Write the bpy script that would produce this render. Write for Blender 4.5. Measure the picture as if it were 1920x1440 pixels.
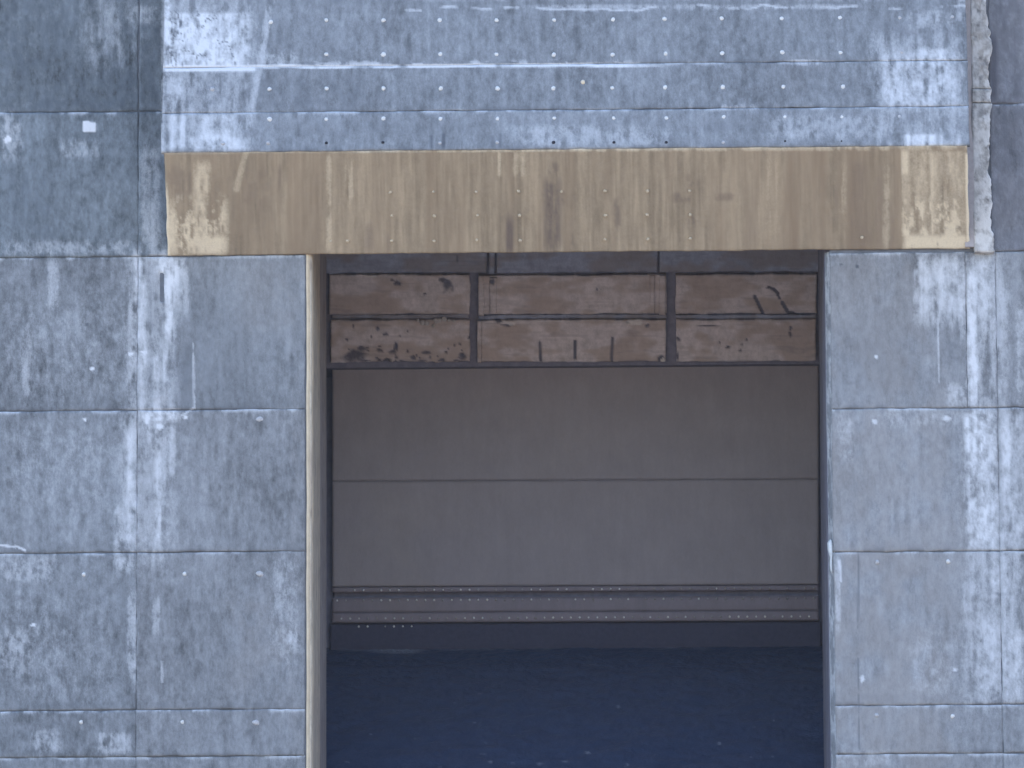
import bpy, math, random
import numpy as np
from mathutils import Vector, Matrix

for o in list(bpy.data.objects):
    bpy.data.objects.remove(o, do_unlink=True)
sc = bpy.context.scene
COL = sc.collection
rnd = random.Random(7)
R = math.radians

# ------------------------------------------------------------------ camera
# The photograph is a long telephoto view, slightly from below, of an opening in a concrete dam.
# World: X right, Y into the dam (wall face at Y = 0), Z up; 1 px of the photograph ~ 1 cm on the wall face.
FPX = 14200.0
DIST = 142.0
PITCH = R(10.0)
ROLL = R(0.27)
CAM = Vector((2.97, -DIST * math.cos(PITCH), -DIST * math.sin(PITCH)))
fwd = (Vector((0, 0, 0)) - CAM).normalized()
r0 = fwd.cross(Vector((0, 0, 1))).normalized()
u0 = r0.cross(fwd).normalized()
rgt = r0 * math.cos(ROLL) - u0 * math.sin(ROLL)
up = u0 * math.cos(ROLL) + r0 * math.sin(ROLL)
cd = bpy.data.cameras.new('camera')
cd.sensor_width = 36.0
cd.lens = FPX / 1920.0 * 36.0
cd.clip_start = 1.0
cd.clip_end = 9000.0
cam = bpy.data.objects.new('camera', cd)
COL.objects.link(cam)
m3 = Matrix((rgt, up, -fwd)).transposed()
cam.matrix_world = Matrix.Translation(CAM) @ m3.to_4x4()
sc.camera = cam

# ------------------------------------------------------------------ light
SUN_EL = R(58.0)
SUN_AZ = R(-35.0)      # from +Y towards -X : the sun stands behind the dam, a little to the left
SUN_DIR = Vector((math.sin(SUN_AZ) * math.cos(SUN_EL), math.cos(SUN_AZ) * math.cos(SUN_EL), math.sin(SUN_EL)))
w = bpy.data.worlds.new('World')
sc.world = w
w.use_nodes = True
nt = w.node_tree
bg = nt.nodes['Background']
sky = nt.nodes.new('ShaderNodeTexSky')
sky.sky_type = 'NISHITA'
sky.sun_disc = False
sky.sun_elevation = SUN_EL
sky.sun_rotation = SUN_AZ
sky.air_density = 1.0
sky.dust_density = 0.4
sky.ozone_density = 2.6
nt.links.new(sky.outputs[0], bg.inputs[0])
bg.inputs[1].default_value = 0.15
sd = bpy.data.lights.new('sun', 'SUN')
sd.energy = 2.4
sd.angle = R(0.53)
sd.color = (1.0, 0.95, 0.88)
sun = bpy.data.objects.new('sun', sd)
COL.objects.link(sun)
sun.rotation_euler = SUN_DIR.to_track_quat('Z', 'Y').to_euler()
sun.location = (0, 0, 80)

sc.view_settings.view_transform = 'Standard'
sc.view_settings.look = 'None'
sc.view_settings.gamma = 1.0
sc.view_settings.exposure = 1.55
sc.view_settings.use_curve_mapping = False

# ------------------------------------------------------------------ photo <-> place
def P(px, py, Y=0.0):
    """point of the place seen at photo pixel (px, py) on the vertical plane at depth Y"""
    d = fwd + rgt * ((px - 960.0) / FPX) + up * ((720.0 - py) / FPX)
    t = (Y - CAM.y) / d.y
    return CAM + d * t

_r, _u, _f, _c = (np.array(v) for v in (rgt, up, fwd, CAM))
def proj(V):
    q = V - _c
    dz = q @ _f
    return 960.0 + FPX * (q @ _r) / dz, 720.0 - FPX * (q @ _u) / dz

# ------------------------------------------------------------------ numpy noise
_tab = np.random.RandomState(3).rand(16, 256, 256)
def vnoise(x, y, seed):
    t = _tab[seed % 16]
    xi = np.floor(x).astype(int); yi = np.floor(y).astype(int)
    fx = x - xi; fy = y - yi
    fx = fx * fx * (3 - 2 * fx); fy = fy * fy * (3 - 2 * fy)
    a = t[xi % 256, yi % 256]; b = t[(xi + 1) % 256, yi % 256]
    c = t[xi % 256, (yi + 1) % 256]; d = t[(xi + 1) % 256, (yi + 1) % 256]
    return (a * (1 - fx) + b * fx) * (1 - fy) + (c * (1 - fx) + d * fx) * fy
def fbm(x, y, seed, octaves=4, gain=0.55):
    s = 0.0; a = 1.0; n = 0.0
    for i in range(octaves):
        s = s + a * vnoise(x * 2 ** i + 17.3 * i, y * 2 ** i + 5.1 * i, seed + i)
        n += a; a *= gain
    return s / n
def sst(a, b, x):
    t = np.clip((x - a) / (b - a), 0, 1)
    return t * t * (3 - 2 * t)
def box(x, y, x0, x1, y0, y1, sx=6.0, sy=6.0):
    return sst(x0 - sx, x0 + sx, x) * (1 - sst(x1 - sx, x1 + sx, x)) * sst(y0 - sy, y0 + sy, y) * (1 - sst(y1 - sy, y1 + sy, y))
def seg(x, y, x0, y0, x1, y1, wd, soft=2.0):
    dx, dy = x1 - x0, y1 - y0
    t = np.clip(((x - x0) * dx + (y - y0) * dy) / (dx * dx + dy * dy), 0, 1)
    d = np.hypot(x - x0 - t * dx, y - y0 - t * dy)
    return 1 - sst(wd, wd + soft, d)
def blob(x, y, cx, cy, rx, ry, soft=0.5, wob=0.35, seed=2):
    a = fbm(x / max(rx, 4) * 1.3, y / max(ry, 4) * 1.3, seed, 3) - 0.5
    d = np.hypot((x - cx) / rx, (y - cy) / ry) + a * wob * 2
    return 1 - sst(1 - soft, 1 + soft * 0.3, d)

# ------------------------------------------------------------------ materials
def new_mat(name):
    m = bpy.data.materials.new(name)
    m.use_nodes = True
    return m, m.node_tree, m.node_tree.nodes['Principled BSDF']
def N(nt, typ, **kw):
    n = nt.nodes.new(typ)
    for k, v in kw.items():
        setattr(n, k, v)
    return n
def mixc(nt, fac, a, b, mode='MIX'):
    n = nt.nodes.new('ShaderNodeMix')
    n.data_type = 'RGBA'; n.blend_type = mode
    for sock, val in ((n.inputs[0], fac), (n.inputs[6], a), (n.inputs[7], b)):
        if isinstance(val, bpy.types.NodeSocket):
            nt.links.new(val, sock)
        elif isinstance(val, (int, float)):
            sock.default_value = val
        else:
            sock.default_value = (*val, 1.0)
    return n.outputs[2]
def mth(nt, op, a, b=None, c=None, clamp=False):
    n = nt.nodes.new('ShaderNodeMath'); n.operation = op; n.use_clamp = clamp
    for i, v in enumerate((a, b, c)):
        if v is None: continue
        if isinstance(v, bpy.types.NodeSocket): nt.links.new(v, n.inputs[i])
        else: n.inputs[i].default_value = v
    return n.outputs[0]
def ramp(nt, val, p0, p1, c0=0.0, c1=1.0):
    n = nt.nodes.new('ShaderNodeMapRange')
    n.inputs[1].default_value = p0; n.inputs[2].default_value = p1
    n.inputs[3].default_value = c0; n.inputs[4].default_value = c1
    nt.links.new(val, n.inputs[0])
    return n.outputs[0]
def noise(nt, co, scale, detail=4, rough=0.6, sc3=None):
    if sc3:
        mp = nt.nodes.new('ShaderNodeMapping'); mp.inputs[3].default_value = sc3
        nt.links.new(co, mp.inputs[0]); co = mp.outputs[0]
    n = nt.nodes.new('ShaderNodeTexNoise')
    n.inputs['Scale'].default_value = scale; n.inputs['Detail'].default_value = detail
    n.inputs['Roughness'].default_value = rough
    nt.links.new(co, n.inputs['Vector'])
    return n.outputs[0]

def concrete(name, base, pale, dark, warm, bump=0.3, rough=0.88, grain=0.40):
    """weathered concrete: the 'stain' attribute (pale lime, dark growth and painted shade, warm tint) is broken up by node noise"""
    m, nt, b = new_mat(name)
    geo = N(nt, 'ShaderNodeNewGeometry'); co = geo.outputs['Position']
    at = N(nt, 'ShaderNodeAttribute', attribute_name='stain_light')
    sep = N(nt, 'ShaderNodeSeparateColor'); nt.links.new(at.outputs['Color'], sep.inputs[0])
    tone = N(nt, 'ShaderNodeAttribute', attribute_name='tone').outputs['Fac']
    n1 = noise(nt, co, 9.0, 5, 0.65, (1, 1, 0.38))
    n2 = noise(nt, co, 32.0, 3, 0.6, (1, 1, 0.5))
    n3 = noise(nt, co, 3.0, 3, 0.5, (1.6, 1, 0.25))
    n4 = noise(nt, co, 75.0, 2, 0.5)
    g = mth(nt, 'ADD', ramp(nt, n1, 0.25, 0.75, -0.5, 0.5), ramp(nt, n2, 0.25, 0.75, -0.35, 0.35))
    g = mth(nt, 'ADD', g, ramp(nt, n3, 0.3, 0.7, -0.25, 0.25))
    g = mth(nt, 'ADD', g, ramp(nt, n4, 0.25, 0.75, -0.3, 0.3))
    g = mth(nt, 'MULTIPLY_ADD', g, grain, tone)
    g = mth(nt, 'MAXIMUM', g, 0.25)
    c = mixc(nt, 1.0, base, g, 'MULTIPLY')
    nn = mth(nt, 'ADD', mth(nt, 'MULTIPLY', n1, 0.55), mth(nt, 'ADD', mth(nt, 'MULTIPLY', n2, 0.5), mth(nt, 'MULTIPLY', n4, 0.35)))
    def brk(ch, k=0.9):
        # mask broken up by the grain: stays solid where strong, frays where weak
        t = mth(nt, 'ADD', ch, mth(nt, 'MULTIPLY_ADD', nn, k, -0.7 * k))
        t = mth(nt, 'MULTIPLY_ADD', ch, 0.46, mth(nt, 'MULTIPLY', ramp(nt, t, 0.0, 1.05), 0.6))
        return mth(nt, 'MULTIPLY', t, ramp(nt, ch, 0.0, 0.2), clamp=True)
    c = mixc(nt, brk(sep.outputs[2], 0.5), c, warm)
    c = mixc(nt, brk(sep.outputs[1], 1.2), c, dark)
    c = mixc(nt, brk(sep.outputs[0], 1.45), c, pale)
    nt.links.new(c, b.inputs['Base Color'])
    b.inputs['Roughness'].default_value = rough
    b.inputs['Specular IOR Level'].default_value = 0.25
    bp = N(nt, 'ShaderNodeBump'); bp.inputs['Strength'].default_value = bump; bp.inputs['Distance'].default_value = 0.03
    nt.links.new(mth(nt, 'ADD', n1, mth(nt, 'MULTIPLY', n2, 0.5)), bp.inputs['Height'])
    nt.links.new(bp.outputs[0], b.inputs['Normal'])
    return m

PALE_C = (0.74, 0.765, 0.81); DARK_C = (0.085, 0.097, 0.12); WARM_C = (0.30, 0.28, 0.27)
M_face = concrete('weathered_concrete', (0.234, 0.250, 0.272), PALE_C, DARK_C, WARM_C)
M_face_teal = concrete('teal_grey_concrete', (0.200, 0.230, 0.258), PALE_C, (0.07, 0.088, 0.115), WARM_C)  # darker, bluer base for the upper left panels
M_face_mauve = concrete('mauve_grey_concrete', (0.205, 0.212, 0.238), PALE_C, (0.085, 0.085, 0.105), WARM_C)
M_face_grey = concrete('neutral_grey_concrete', (0.256, 0.268, 0.288), PALE_C, DARK_C, (0.33, 0.305, 0.29))
M_strip = concrete('rough_pale_concrete', (0.40, 0.385, 0.37), (0.72, 0.71, 0.70), (0.12, 0.115, 0.12), (0.40, 0.33, 0.27))
M_soffit = concrete('stained_lit_soffit', (0.402, 0.330, 0.243), (0.86, 0.755, 0.575), (0.17, 0.135, 0.12), (0.30, 0.23, 0.165), grain=0.16)  # real stains, plus warm bounced light put into the brown base
M_breast = concrete('breast_concrete', (0.61, 0.55, 0.555), (0.72, 0.68, 0.66), (0.115, 0.112, 0.145), (0.36, 0.26, 0.19), grain=0.25)
M_band = concrete('shaded_band', (0.31, 0.34, 0.45), (0.55, 0.55, 0.55), (0.10, 0.105, 0.14), (0.25, 0.2, 0.16), grain=0.25)  # lintel's shadow put into the darker, bluish colour
M_jamb_right = concrete('shaded_right_jamb', (0.17, 0.17, 0.22), (0.4, 0.4, 0.45), (0.06, 0.06, 0.08), (0.2, 0.18, 0.18), grain=0.2)  # shade of the side turned from the warm light, put into the colour
M_jamb_inner = concrete('shaded_inner_jamb', (0.33, 0.295, 0.295), (0.5, 0.48, 0.46), (0.1, 0.1, 0.11), (0.3, 0.26, 0.24), grain=0.2)  # jamb concrete again, with the shade of its deep part in the colour
M_jamb = concrete('jamb_concrete', (0.52, 0.44, 0.36), (0.80, 0.74, 0.60), (0.06, 0.055, 0.06), (0.33, 0.27, 0.2), grain=0.2)
M_gate = concrete('gate_steel_paint', (0.285, 0.257, 0.274), (0.6, 0.6, 0.6), (0.10, 0.10, 0.12), (0.35, 0.305, 0.28), bump=0.06, rough=0.6, grain=0.10)

M_girder = concrete('girder_steel', (0.215, 0.187, 0.212), (0.5, 0.5, 0.5), (0.07, 0.065, 0.08), (0.26, 0.21, 0.18), bump=0.06, rough=0.6, grain=0.14)

def plain(name, c0, c1, scale=6.0, rough=0.85, bump=0.2, metal=0.0):
    m, nt, b = new_mat(name)
    co = N(nt, 'ShaderNodeNewGeometry').outputs['Position']
    n = noise(nt, co, scale, 5, 0.6)
    nt.links.new(mixc(nt, ramp(nt, n, 0.3, 0.7), c0, c1), b.inputs['Base Color'])
    b.inputs['Roughness'].default_value = rough; b.inputs['Metallic'].default_value = metal
    b.inputs['Specular IOR Level'].default_value = 0.3
    bp = N(nt, 'ShaderNodeBump'); bp.inputs['Strength'].default_value = bump; bp.inputs['Distance'].default_value = 0.03
    nt.links.new(n, bp.inputs['Height']); nt.links.new(bp.outputs[0], b.inputs['Normal'])
    return m
M_core = plain('joint_concrete', (0.12, 0.13, 0.15), (0.20, 0.215, 0.245), 5.0)
M_slot = plain('dark_slot', (0.10, 0.10, 0.13), (0.15, 0.15, 0.19), 5.0)
M_added_gap_plate = plain('added_gap_plate_grey', (0.20, 0.20, 0.28), (0.28, 0.28, 0.36), 5.0)
M_groove = plain('groove_concrete', (0.34, 0.31, 0.31), (0.46, 0.42, 0.42), 8.0)
M_plug = plain('mortar_plug', (0.66, 0.66, 0.66), (0.85, 0.85, 0.84), 30.0)
M_plug_dull = plain('dull_mortar_plug', (0.42, 0.42, 0.44), (0.60, 0.60, 0.62), 30.0)
M_plug_warm = plain('ochre_mortar_plug', (0.78, 0.66, 0.50), (0.85, 0.74, 0.58), 30.0)
M_plug_soffit = plain('soffit_mortar_plug', (0.50, 0.42, 0.30), (0.62, 0.53, 0.40), 30.0)
M_hole = plain('empty_tie_hole', (0.02, 0.02, 0.03), (0.05, 0.05, 0.06), 30.0)
M_beam = plain('dark_beam', (0.15, 0.148, 0.20), (0.22, 0.215, 0.27), 7.0)
M_rib = plain('grey_rib', (0.40, 0.37, 0.36), (0.55, 0.52, 0.50), 9.0)
M_bolt = plain('bright_bolt', (0.62, 0.61, 0.60), (0.85, 0.84, 0.82), 60.0, 0.5)
M_bolt_dull = plain('dull_bolt', (0.26, 0.25, 0.25), (0.40, 0.38, 0.37), 60.0, 0.6)
M_rubber = plain('rubber_seal', (0.045, 0.047, 0.078), (0.060, 0.061, 0.098), 12.0, 0.9)
M_lit_corner = plain('lit_corner', (0.64, 0.53, 0.39), (0.84, 0.71, 0.52), 3.0, 0.6)
M_pale_metal = plain('pale_metal', (0.62, 0.66, 0.68), (0.75, 0.78, 0.80), 20.0, 0.5)
M_ground = plain('dry_ground', (0.37, 0.285, 0.205), (0.51, 0.405, 0.305), 0.05, 0.95)

def water_mat():
    m, nt, b = new_mat('dark_water')
    co = N(nt, 'ShaderNodeNewGeometry').outputs['Position']
    at = N(nt, 'ShaderNodeAttribute', attribute_name='stain_light')
    sep = N(nt, 'ShaderNodeSeparateColor'); nt.links.new(at.outputs['Color'], sep.inputs[0])
    n1 = noise(nt, co, 5.0, 5, 0.6, (0.6, 1, 1)); n2 = noise(nt, co, 26.0, 3, 0.6, (0.6, 1, 1))
    n3 = noise(nt, co, 55.0, 2, 0.6, (0.5, 1, 1))
    c = mixc(nt, ramp(nt, mth(nt, 'ADD', mth(nt, 'MULTIPLY', n1, 0.5), mth(nt, 'MULTIPLY', n3, 0.5)), 0.32, 0.68), (0.020, 0.037, 0.086), (0.050, 0.074, 0.140))
    c = mixc(nt, mth(nt, 'MULTIPLY', sep.outputs[0], ramp(nt, n2, 0.3, 0.6), clamp=True), c, (0.42, 0.44, 0.5))
    nt.links.new(c, b.inputs['Base Color'])
    b.inputs['Roughness'].default_value = 0.3
    b.inputs['IOR'].default_value = 1.33
    bp = N(nt, 'ShaderNodeBump'); bp.inputs['Strength'].default_value = 0.5; bp.inputs['Distance'].default_value = 0.05
    nt.links.new(mth(nt, 'ADD', n1, mth(nt, 'MULTIPLY', n2, 0.35)), bp.inputs['Height'])
    nt.links.new(bp.outputs[0], b.inputs['Normal'])
    return m
M_water = water_mat()

# ------------------------------------------------------------------ builders
WLOC = {}
def link(name, me, mat, parent, wc):
    o = bpy.data.objects.new(name, me)
    COL.objects.link(o)
    if mat is not None and not me.materials:
        me.materials.append(mat)
    if parent is not None:
        o.parent = parent
        o.location = Vector(wc) - WLOC[parent.name]
    else:
        o.location = wc
    WLOC[o.name] = Vector(wc)
    return o
def thing(name, label, cat, loc):
    e = bpy.data.objects.new(name, None); COL.objects.link(e)
    e.location = loc; e['label'] = label; e['category'] = cat; e['kind'] = 'thing'
    e.empty_display_size = 0.5
    WLOC[e.name] = Vector(loc)
    return e
def mesh_of(name, V, F):
    me = bpy.data.meshes.new(name)
    me.from_pydata([tuple(v) for v in V], [], [tuple(f) for f in F])
    me.update()
    return me
def solid(name, V, F, mat, parent=None):
    V = np.array([tuple(v) for v in V], float)
    c = V.mean(axis=0)
    return link(name, mesh_of(name, V - c, F), mat, parent, c)
def boxw(name, x0, x1, y0, y1, z0, z1, mat, parent=None, bev=0.0):
    if bev > 0:
        b = bev
        # plan outline with chamfered front corners, extruded up
        pl = [(x0, y1), (x0, y0 + b), (x0 + b, y0), (x1 - b, y0), (x1, y0 + b), (x1, y1)]
        V = [(x, y, z0) for x, y in pl] + [(x, y, z1) for x, y in pl]
        n = len(pl)
        F = [tuple(range(n))[::-1], tuple(range(n, 2 * n))] + [(i, (i + 1) % n, n + (i + 1) % n, n + i) for i in range(n)]
        F = [f[::-1] for f in F]
    else:
        V = [(x0, y0, z0), (x1, y0, z0), (x1, y1, z0), (x0, y1, z0), (x0, y0, z1), (x1, y0, z1), (x1, y1, z1), (x0, y1, z1)]
        F = [(0, 3, 2, 1), (4, 5, 6, 7), (0, 1, 5, 4), (1, 2, 6, 5), (2, 3, 7, 6), (3, 0, 4, 7)]
    return solid(name, V, F, mat, parent)

def panel(name, TL, TR, BR, BL, mat, parent, masks, cell=0.03, thick=0.09, jit=0.006, relief=0.006, seed=0, edge=None, off=0.0, close=0.0, rimd=0.012):
    """a slab: gridded uneven front face, worn rim, sides running back; masks(px,py,u,v) -> pale, dark, warm, tone"""
    TL, TR, BR, BL = (np.array(tuple(v), float) for v in (TL, TR, BR, BL))
    Wd = max(np.linalg.norm(TR - TL), np.linalg.norm(BR - BL)); Hd = max(np.linalg.norm(BL - TL), np.linalg.norm(BR - TR))
    nu = max(4, int(Wd / cell)); nv = max(4, int(Hd / cell))
    u = np.linspace(0, 1, nu + 1); v = np.linspace(0, 1, nv + 1)
    U, Vv = np.meshgrid(u, v)
    U = U.ravel(); Vv = Vv.ravel()
    nrm = np.cross(BL - TL, TR - TL); nrm /= np.linalg.norm(nrm)     # towards the viewer
    hx = (TR - TL) / np.linalg.norm(TR - TL); hz = (TL - BL) / np.linalg.norm(TL - BL)
    base = (TL[None] * ((1 - U) * (1 - Vv))[:, None] + TR[None] * (U * (1 - Vv))[:, None]
            + BR[None] * (U * Vv)[:, None] + BL[None] * ((1 - U) * Vv)[:, None])
    a = base @ hx; b = base @ hz
    # ragged rim: only verts near the rim wander in the plane
    eu = np.minimum(U, 1 - U) * Wd; ev = np.minimum(Vv, 1 - Vv) * Hd
    near = np.exp(-np.minimum(eu, ev) / 0.05)
    jx = (fbm(a * 3 + 3, b * 3 + 9, seed + 1, 4) - 0.5) * 2 * jit * near * 2.2
    jz = (fbm(a * 3 + 31, b * 3 + 5, seed + 2, 4) - 0.5) * 2 * jit * near * 2.2
    pos = base + hx[None] * jx[:, None] + hz[None] * jz[:, None]
    dep = (fbm(a * 0.8, b * 0.8, seed + 3, 5) - 0.5) * 2 * relief + off
    # the joint is open in places and filled with mortar and lime in others
    cu = sst(0.40, 0.62, fbm(b * 0.55, b * 0.02 + 3, 7, 4)) if close else 0 * a
    cv = sst(0.46, 0.66, fbm(a * 0.45, b * 0.0 + 11, 9, 4)) if close else 0 * a
    su = np.where(U > .5, 1.0, -1.0); sv = np.where(Vv < .5, 1.0, -1.0)
    pos = pos + hx[None] * (su * close * cu * np.exp(-eu / .03))[:, None] + hz[None] * (sv * close * .6 * cv * np.exp(-ev / .03))[:, None]
    dep = dep - rimd * np.maximum((eu < cell * .5) * (1 - .85 * cu), (ev < cell * .5) * (1 - .7 * cv))
    px, py = proj(base)
    pale, dark, warm, tone, dd = masks(px, py, U, Vv, eu, ev)
    dep = dep + dd
    if edge is not None:
        pos = pos + edge(a, b, U, Vv, hx, hz)
    pos = pos + nrm[None] * dep[:, None]
    # skirt
    idx = np.arange((nu + 1) * (nv + 1)).reshape(nv + 1, nu + 1)
    ring = np.concatenate([idx[0, :], idx[1:, -1], idx[-1, -2::-1], idx[-2:0:-1, 0]])
    back = pos[ring] - nrm[None] * thick
    Vall = np.vstack([pos, back])
    n0 = len(pos); k = len(ring)
    q = np.stack([idx[:-1, :-1], idx[1:, :-1], idx[1:, 1:], idx[:-1, 1:]], -1).reshape(-1, 4)
    j = np.arange(k); jn = (j + 1) % k
    sk = np.stack([ring[j], ring[jn], n0 + jn, n0 + j], -1)
    Q = np.vstack([q, sk]).astype(np.int32)
    c = Vall.mean(axis=0)
    me = bpy.data.meshes.new(name)
    me.vertices.add(len(Vall)); me.vertices.foreach_set('co', (Vall - c).ravel())
    me.loops.add(Q.size); me.loops.foreach_set('vertex_index', Q.ravel())
    me.polygons.add(len(Q)); me.polygons.foreach_set('loop_start', np.arange(len(Q), dtype=np.int32) * 4)
    me.update(); me.validate()
    sm = np.ones(len(me.polygons), bool); sm[len(q):] = False
    me.polygons.foreach_set('use_smooth', sm)
    at = me.attributes.new('stain_light', 'FLOAT_COLOR', 'POINT')
    rgba = np.zeros((len(Vall), 4)); rgba[:, 3] = 1
    rgba[:n0, 0] = np.clip(pale, 0, 1); rgba[:n0, 1] = np.clip(dark, 0, 1); rgba[:n0, 2] = np.clip(warm, 0, 1)
    rgba[n0:, :3] = rgba[ring, :3]
    at.data.foreach_set('color', rgba.ravel())
    tn = me.attributes.new('tone', 'FLOAT', 'POINT')
    t = np.ones(len(Vall)); t[:n0] = tone; t[n0:] = t[ring]
    tn.data.foreach_set('value', t)
    return link(name, me, mat, parent, c)

def dome_mesh(name, r, h, n=8, seed=0, elong=1.0):
    rr = random.Random(seed)
    V = []; F = []
    for ring, (fr, fh) in enumerate(((1.0, -0.3), (0.86, 0.55), (0.45, 0.95))):
        for i in range(n):
            a = 2 * math.pi * i / n
            q = r * fr * (1 + rr.uniform(-0.16, 0.16))
            V.append((math.cos(a) * q * elong, -h * fh, math.sin(a) * q))
    for k in range(2):
        for i in range(n):
            F.append((k * n + i, k * n + (i + 1) % n, (k + 1) * n + (i + 1) % n, (k + 1) * n + i))
    F.append(tuple(2 * n + i for i in range(n)))
    me = mesh_of(name, V, F)
    for p in me.polygons: p.use_smooth = True
    return me
def inst(name, me, mat, parent, wc, tilt=0.0, s=1.0, rot=0.0):
    o = bpy.data.objects.new(name, me); COL.objects.link(o)
    if not me.materials: me.materials.append(mat)
    o.material_slots[0].link = 'OBJECT'; o.material_slots[0].material = mat
    o.parent = parent; o.location = Vector(wc) - WLOC[parent.name]
    o.rotation_euler = (tilt, rot, 0); o.scale = (s, 1, s)
    WLOC[o.name] = Vector(wc)
    return o

# ------------------------------------------------------------------ weathering, tints and painted shadow of the wall face, in photo pixels
# (x0, x1, y0, y1, soft_x, soft_y, strength, kind)   kind: s streaky, b blotchy, f full
PALE = [
    (236, 335, 470, 800, 20, 40, .34, 's'), (225, 325, 780, 1060, 20, 40, .32, 's'), (300, 335, 478, 560, 10, 20, .80, 's'), (1808, 1890, 474, 780, 16, 40, .40, 's'), (1805, 1920, 766, 1330, 16, 30, .38, 's'),
    (310, 480, -60, 285, 20, 10, .30, 's'), (1630, 1812, 60, 285, 30, 20, .30, 's'), (480, 1640, 10, 285, 60, 20, .07, 's'), (0, 240, 490, 1440, 60, 60, .05, 's'), (264, 302, 270, 480, 8, 30, .34, 's'), (150, 260, -20, 130, 30, 40, .22, 's'),
    (250, 276, 470, 690, 5, 20, .62, 's'), (306, 328, 486, 640, 7, 18, .95, 's'), (288, 345, 478, 520, 12, 12, .70, 'b'),
    (328, 352, 490, 590, 9, 25, .50, 's'), (262, 274, 640, 780, 4, 25, .55, 's'), (240, 258, 560, 700, 7, 25, .50, 'b'),
    (286, 300, 660, 775, 3, 15, .62, 's'), (306, 316, 640, 725, 3, 20, .70, 's'), (265, 335, 766, 790, 10, 6, .90, 'b'),
    (288, 304, 785, 1030, 4, 20, .70, 's'), (305, 330, 785, 900, 8, 30, .42, 'b'), (268, 284, 785, 830, 4, 12, .68, 'b'),
    (236, 256, 800, 1040, 6, 30, .72, 's'), (215, 240, 950, 1070, 8, 20, .52, 'b'), (225, 248, 1040, 1070, 8, 8, .62, 'b'),
    (238, 258, 1110, 1280, 5, 30, .42, 'b'), (285, 300, 1120, 1185, 4, 20, .45, 'b'), (180, 244, 1375, 1412, 12, 8, .52, 'b'),
    (60, 115, 1370, 1412, 12, 8, .42, 'b'), (0, 110, 1040, 1090, 20, 18, .38, 'b'), (0, 60, 1180, 1260, 20, 30, .38, 'b'),
    (110, 185, 262, 300, 14, 10, .26, 'b'), (0, 40, 210, 300, 12, 20, .40, 'b'), (240, 300, 10, 45, 10, 8, .36, 'b'),
    (0, 240, 560, 740, 40, 60, .15, 'b'), (0, 230, 790, 960, 40, 50, .15, 'b'), (0, 220, 1100, 1320, 40, 50, .15, 'b'),
    (0, 255, 450, 479, 20, 8, .30, 'b'), (302, 309, -50, 290, 2, 10, .5, 'b'), (510, 560, 1040, 1250, 15, 40, .25, 'b'),
    (535, 560, 1180, 1215, 8, 14, .5, 'b'), (90, 110, 490, 600, 6, 30, .45, 's'), (40, 60, 600, 760, 6, 40, .35, 's'),
    # block face
    (312, 470, 24, 132, 7, 4, .80, 'b'), (312, 400, 26, 70, 6, 5, .85, 'b'), (312, 440, 70, 124, 8, 8, .80, 'b'), (308, 320, -30, 140, 3, 4, .9, 'b'), (308, 480, 122, 134, 4, 3, 1.0, 'f'), (312, 345, 140, 200, 6, 12, .55, 'b'),
    (312, 350, 214, 280, 6, 6, .70, 's'), (370, 440, 215, 280, 10, 6, .66, 'b'), (350, 470, 255, 282, 10, 6, .70, 's'),
    (480, 560, 100, 122, 12, 8, .5, 'b'), (1650, 1800, 96, 205, 16, 14, .66, 'b'), (1720, 1780, 90, 120, 14, 8, .75, 'b'), (1680, 1740, 150, 204, 14, 14, .62, 's'),
    (1690, 1756, 252, 284, 5, 4, .95, 's'), (1762, 1768, 250, 282, 2, 6, .6, 's'), (1792, 1800, 250, 282, 2, 6, .55, 's'),
    (1440, 1650, 215, 265, 30, 14, .30, 'b'), (960, 1250, 235, 275, 40, 10, .32, 'b'), (1000, 1600, 8, 18, 60, 4, .35, 'b'),
    (1350, 1420, 195, 207, 10, 5, .45, 'b'), (1480, 1540, 112, 122, 10, 3, .6, 'b'), (1700, 1810, 20, 60, 30, 14, .35, 'b'),
    (1795, 1812, -20, 14, 6, 6, .6, 'b'), (700, 1700, -50, 4, 60, 6, .22, 'b'),
    # right pier
    (1714, 1812, 480, 610, 5, 20, .66, 's'), (1740, 1780, 520, 580, 10, 20, .5, 'b'), (1800, 1812, 478, 640, 4, 30, .62, 's'),
    (1814, 1832, 500, 760, 4, 30, .85, 's'), (1832, 1860, 480, 600, 6, 30, .60, 'b'), (1812, 1835, 660, 764, 5, 18, .90, 's'),
    (1775, 1812, 720, 764, 10, 12, .62, 'b'), (1808, 1850, 766, 860, 5, 20, .85, 'b'), (1812, 1868, 765, 1030, 8, 20, .74, 'b'),
    (1812, 1830, 820, 960, 6, 40, .78, 's'), (1876, 1898, 780, 930, 6, 30, .66, 'b'), (1835, 1872, 940, 1030, 10, 20, .70, 'b'),
    (1872, 1920, 900, 1030, 12, 30, .50, 'b'), (1858, 1874, 1040, 1120, 6, 20, .72, 'b'), (1880, 1895, 1040, 1200, 6, 30, .60, 'b'),
    (1830, 1875, 1150, 1310, 14, 30, .60, 'b'), (1880, 1920, 1180, 1320, 10, 20, .60, 'b'), (1885, 1920, 780, 900, 12, 30, .42, 'b'),
    (1905, 1920, 560, 760, 8, 40, .35, 'b'), (1570, 1600, 770, 870, 8, 20, .28, 'b'), (1566, 1576, 1050, 1180, 3, 30, .45, 'b'),
    (1640, 1800, 770, 800, 30, 10, .25, 'b'), (1700, 1800, 1180, 1310, 30, 30, .22, 'b'), (1566, 1680, 1405, 1440, 20, 8, .25, 'b'),
]
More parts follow.
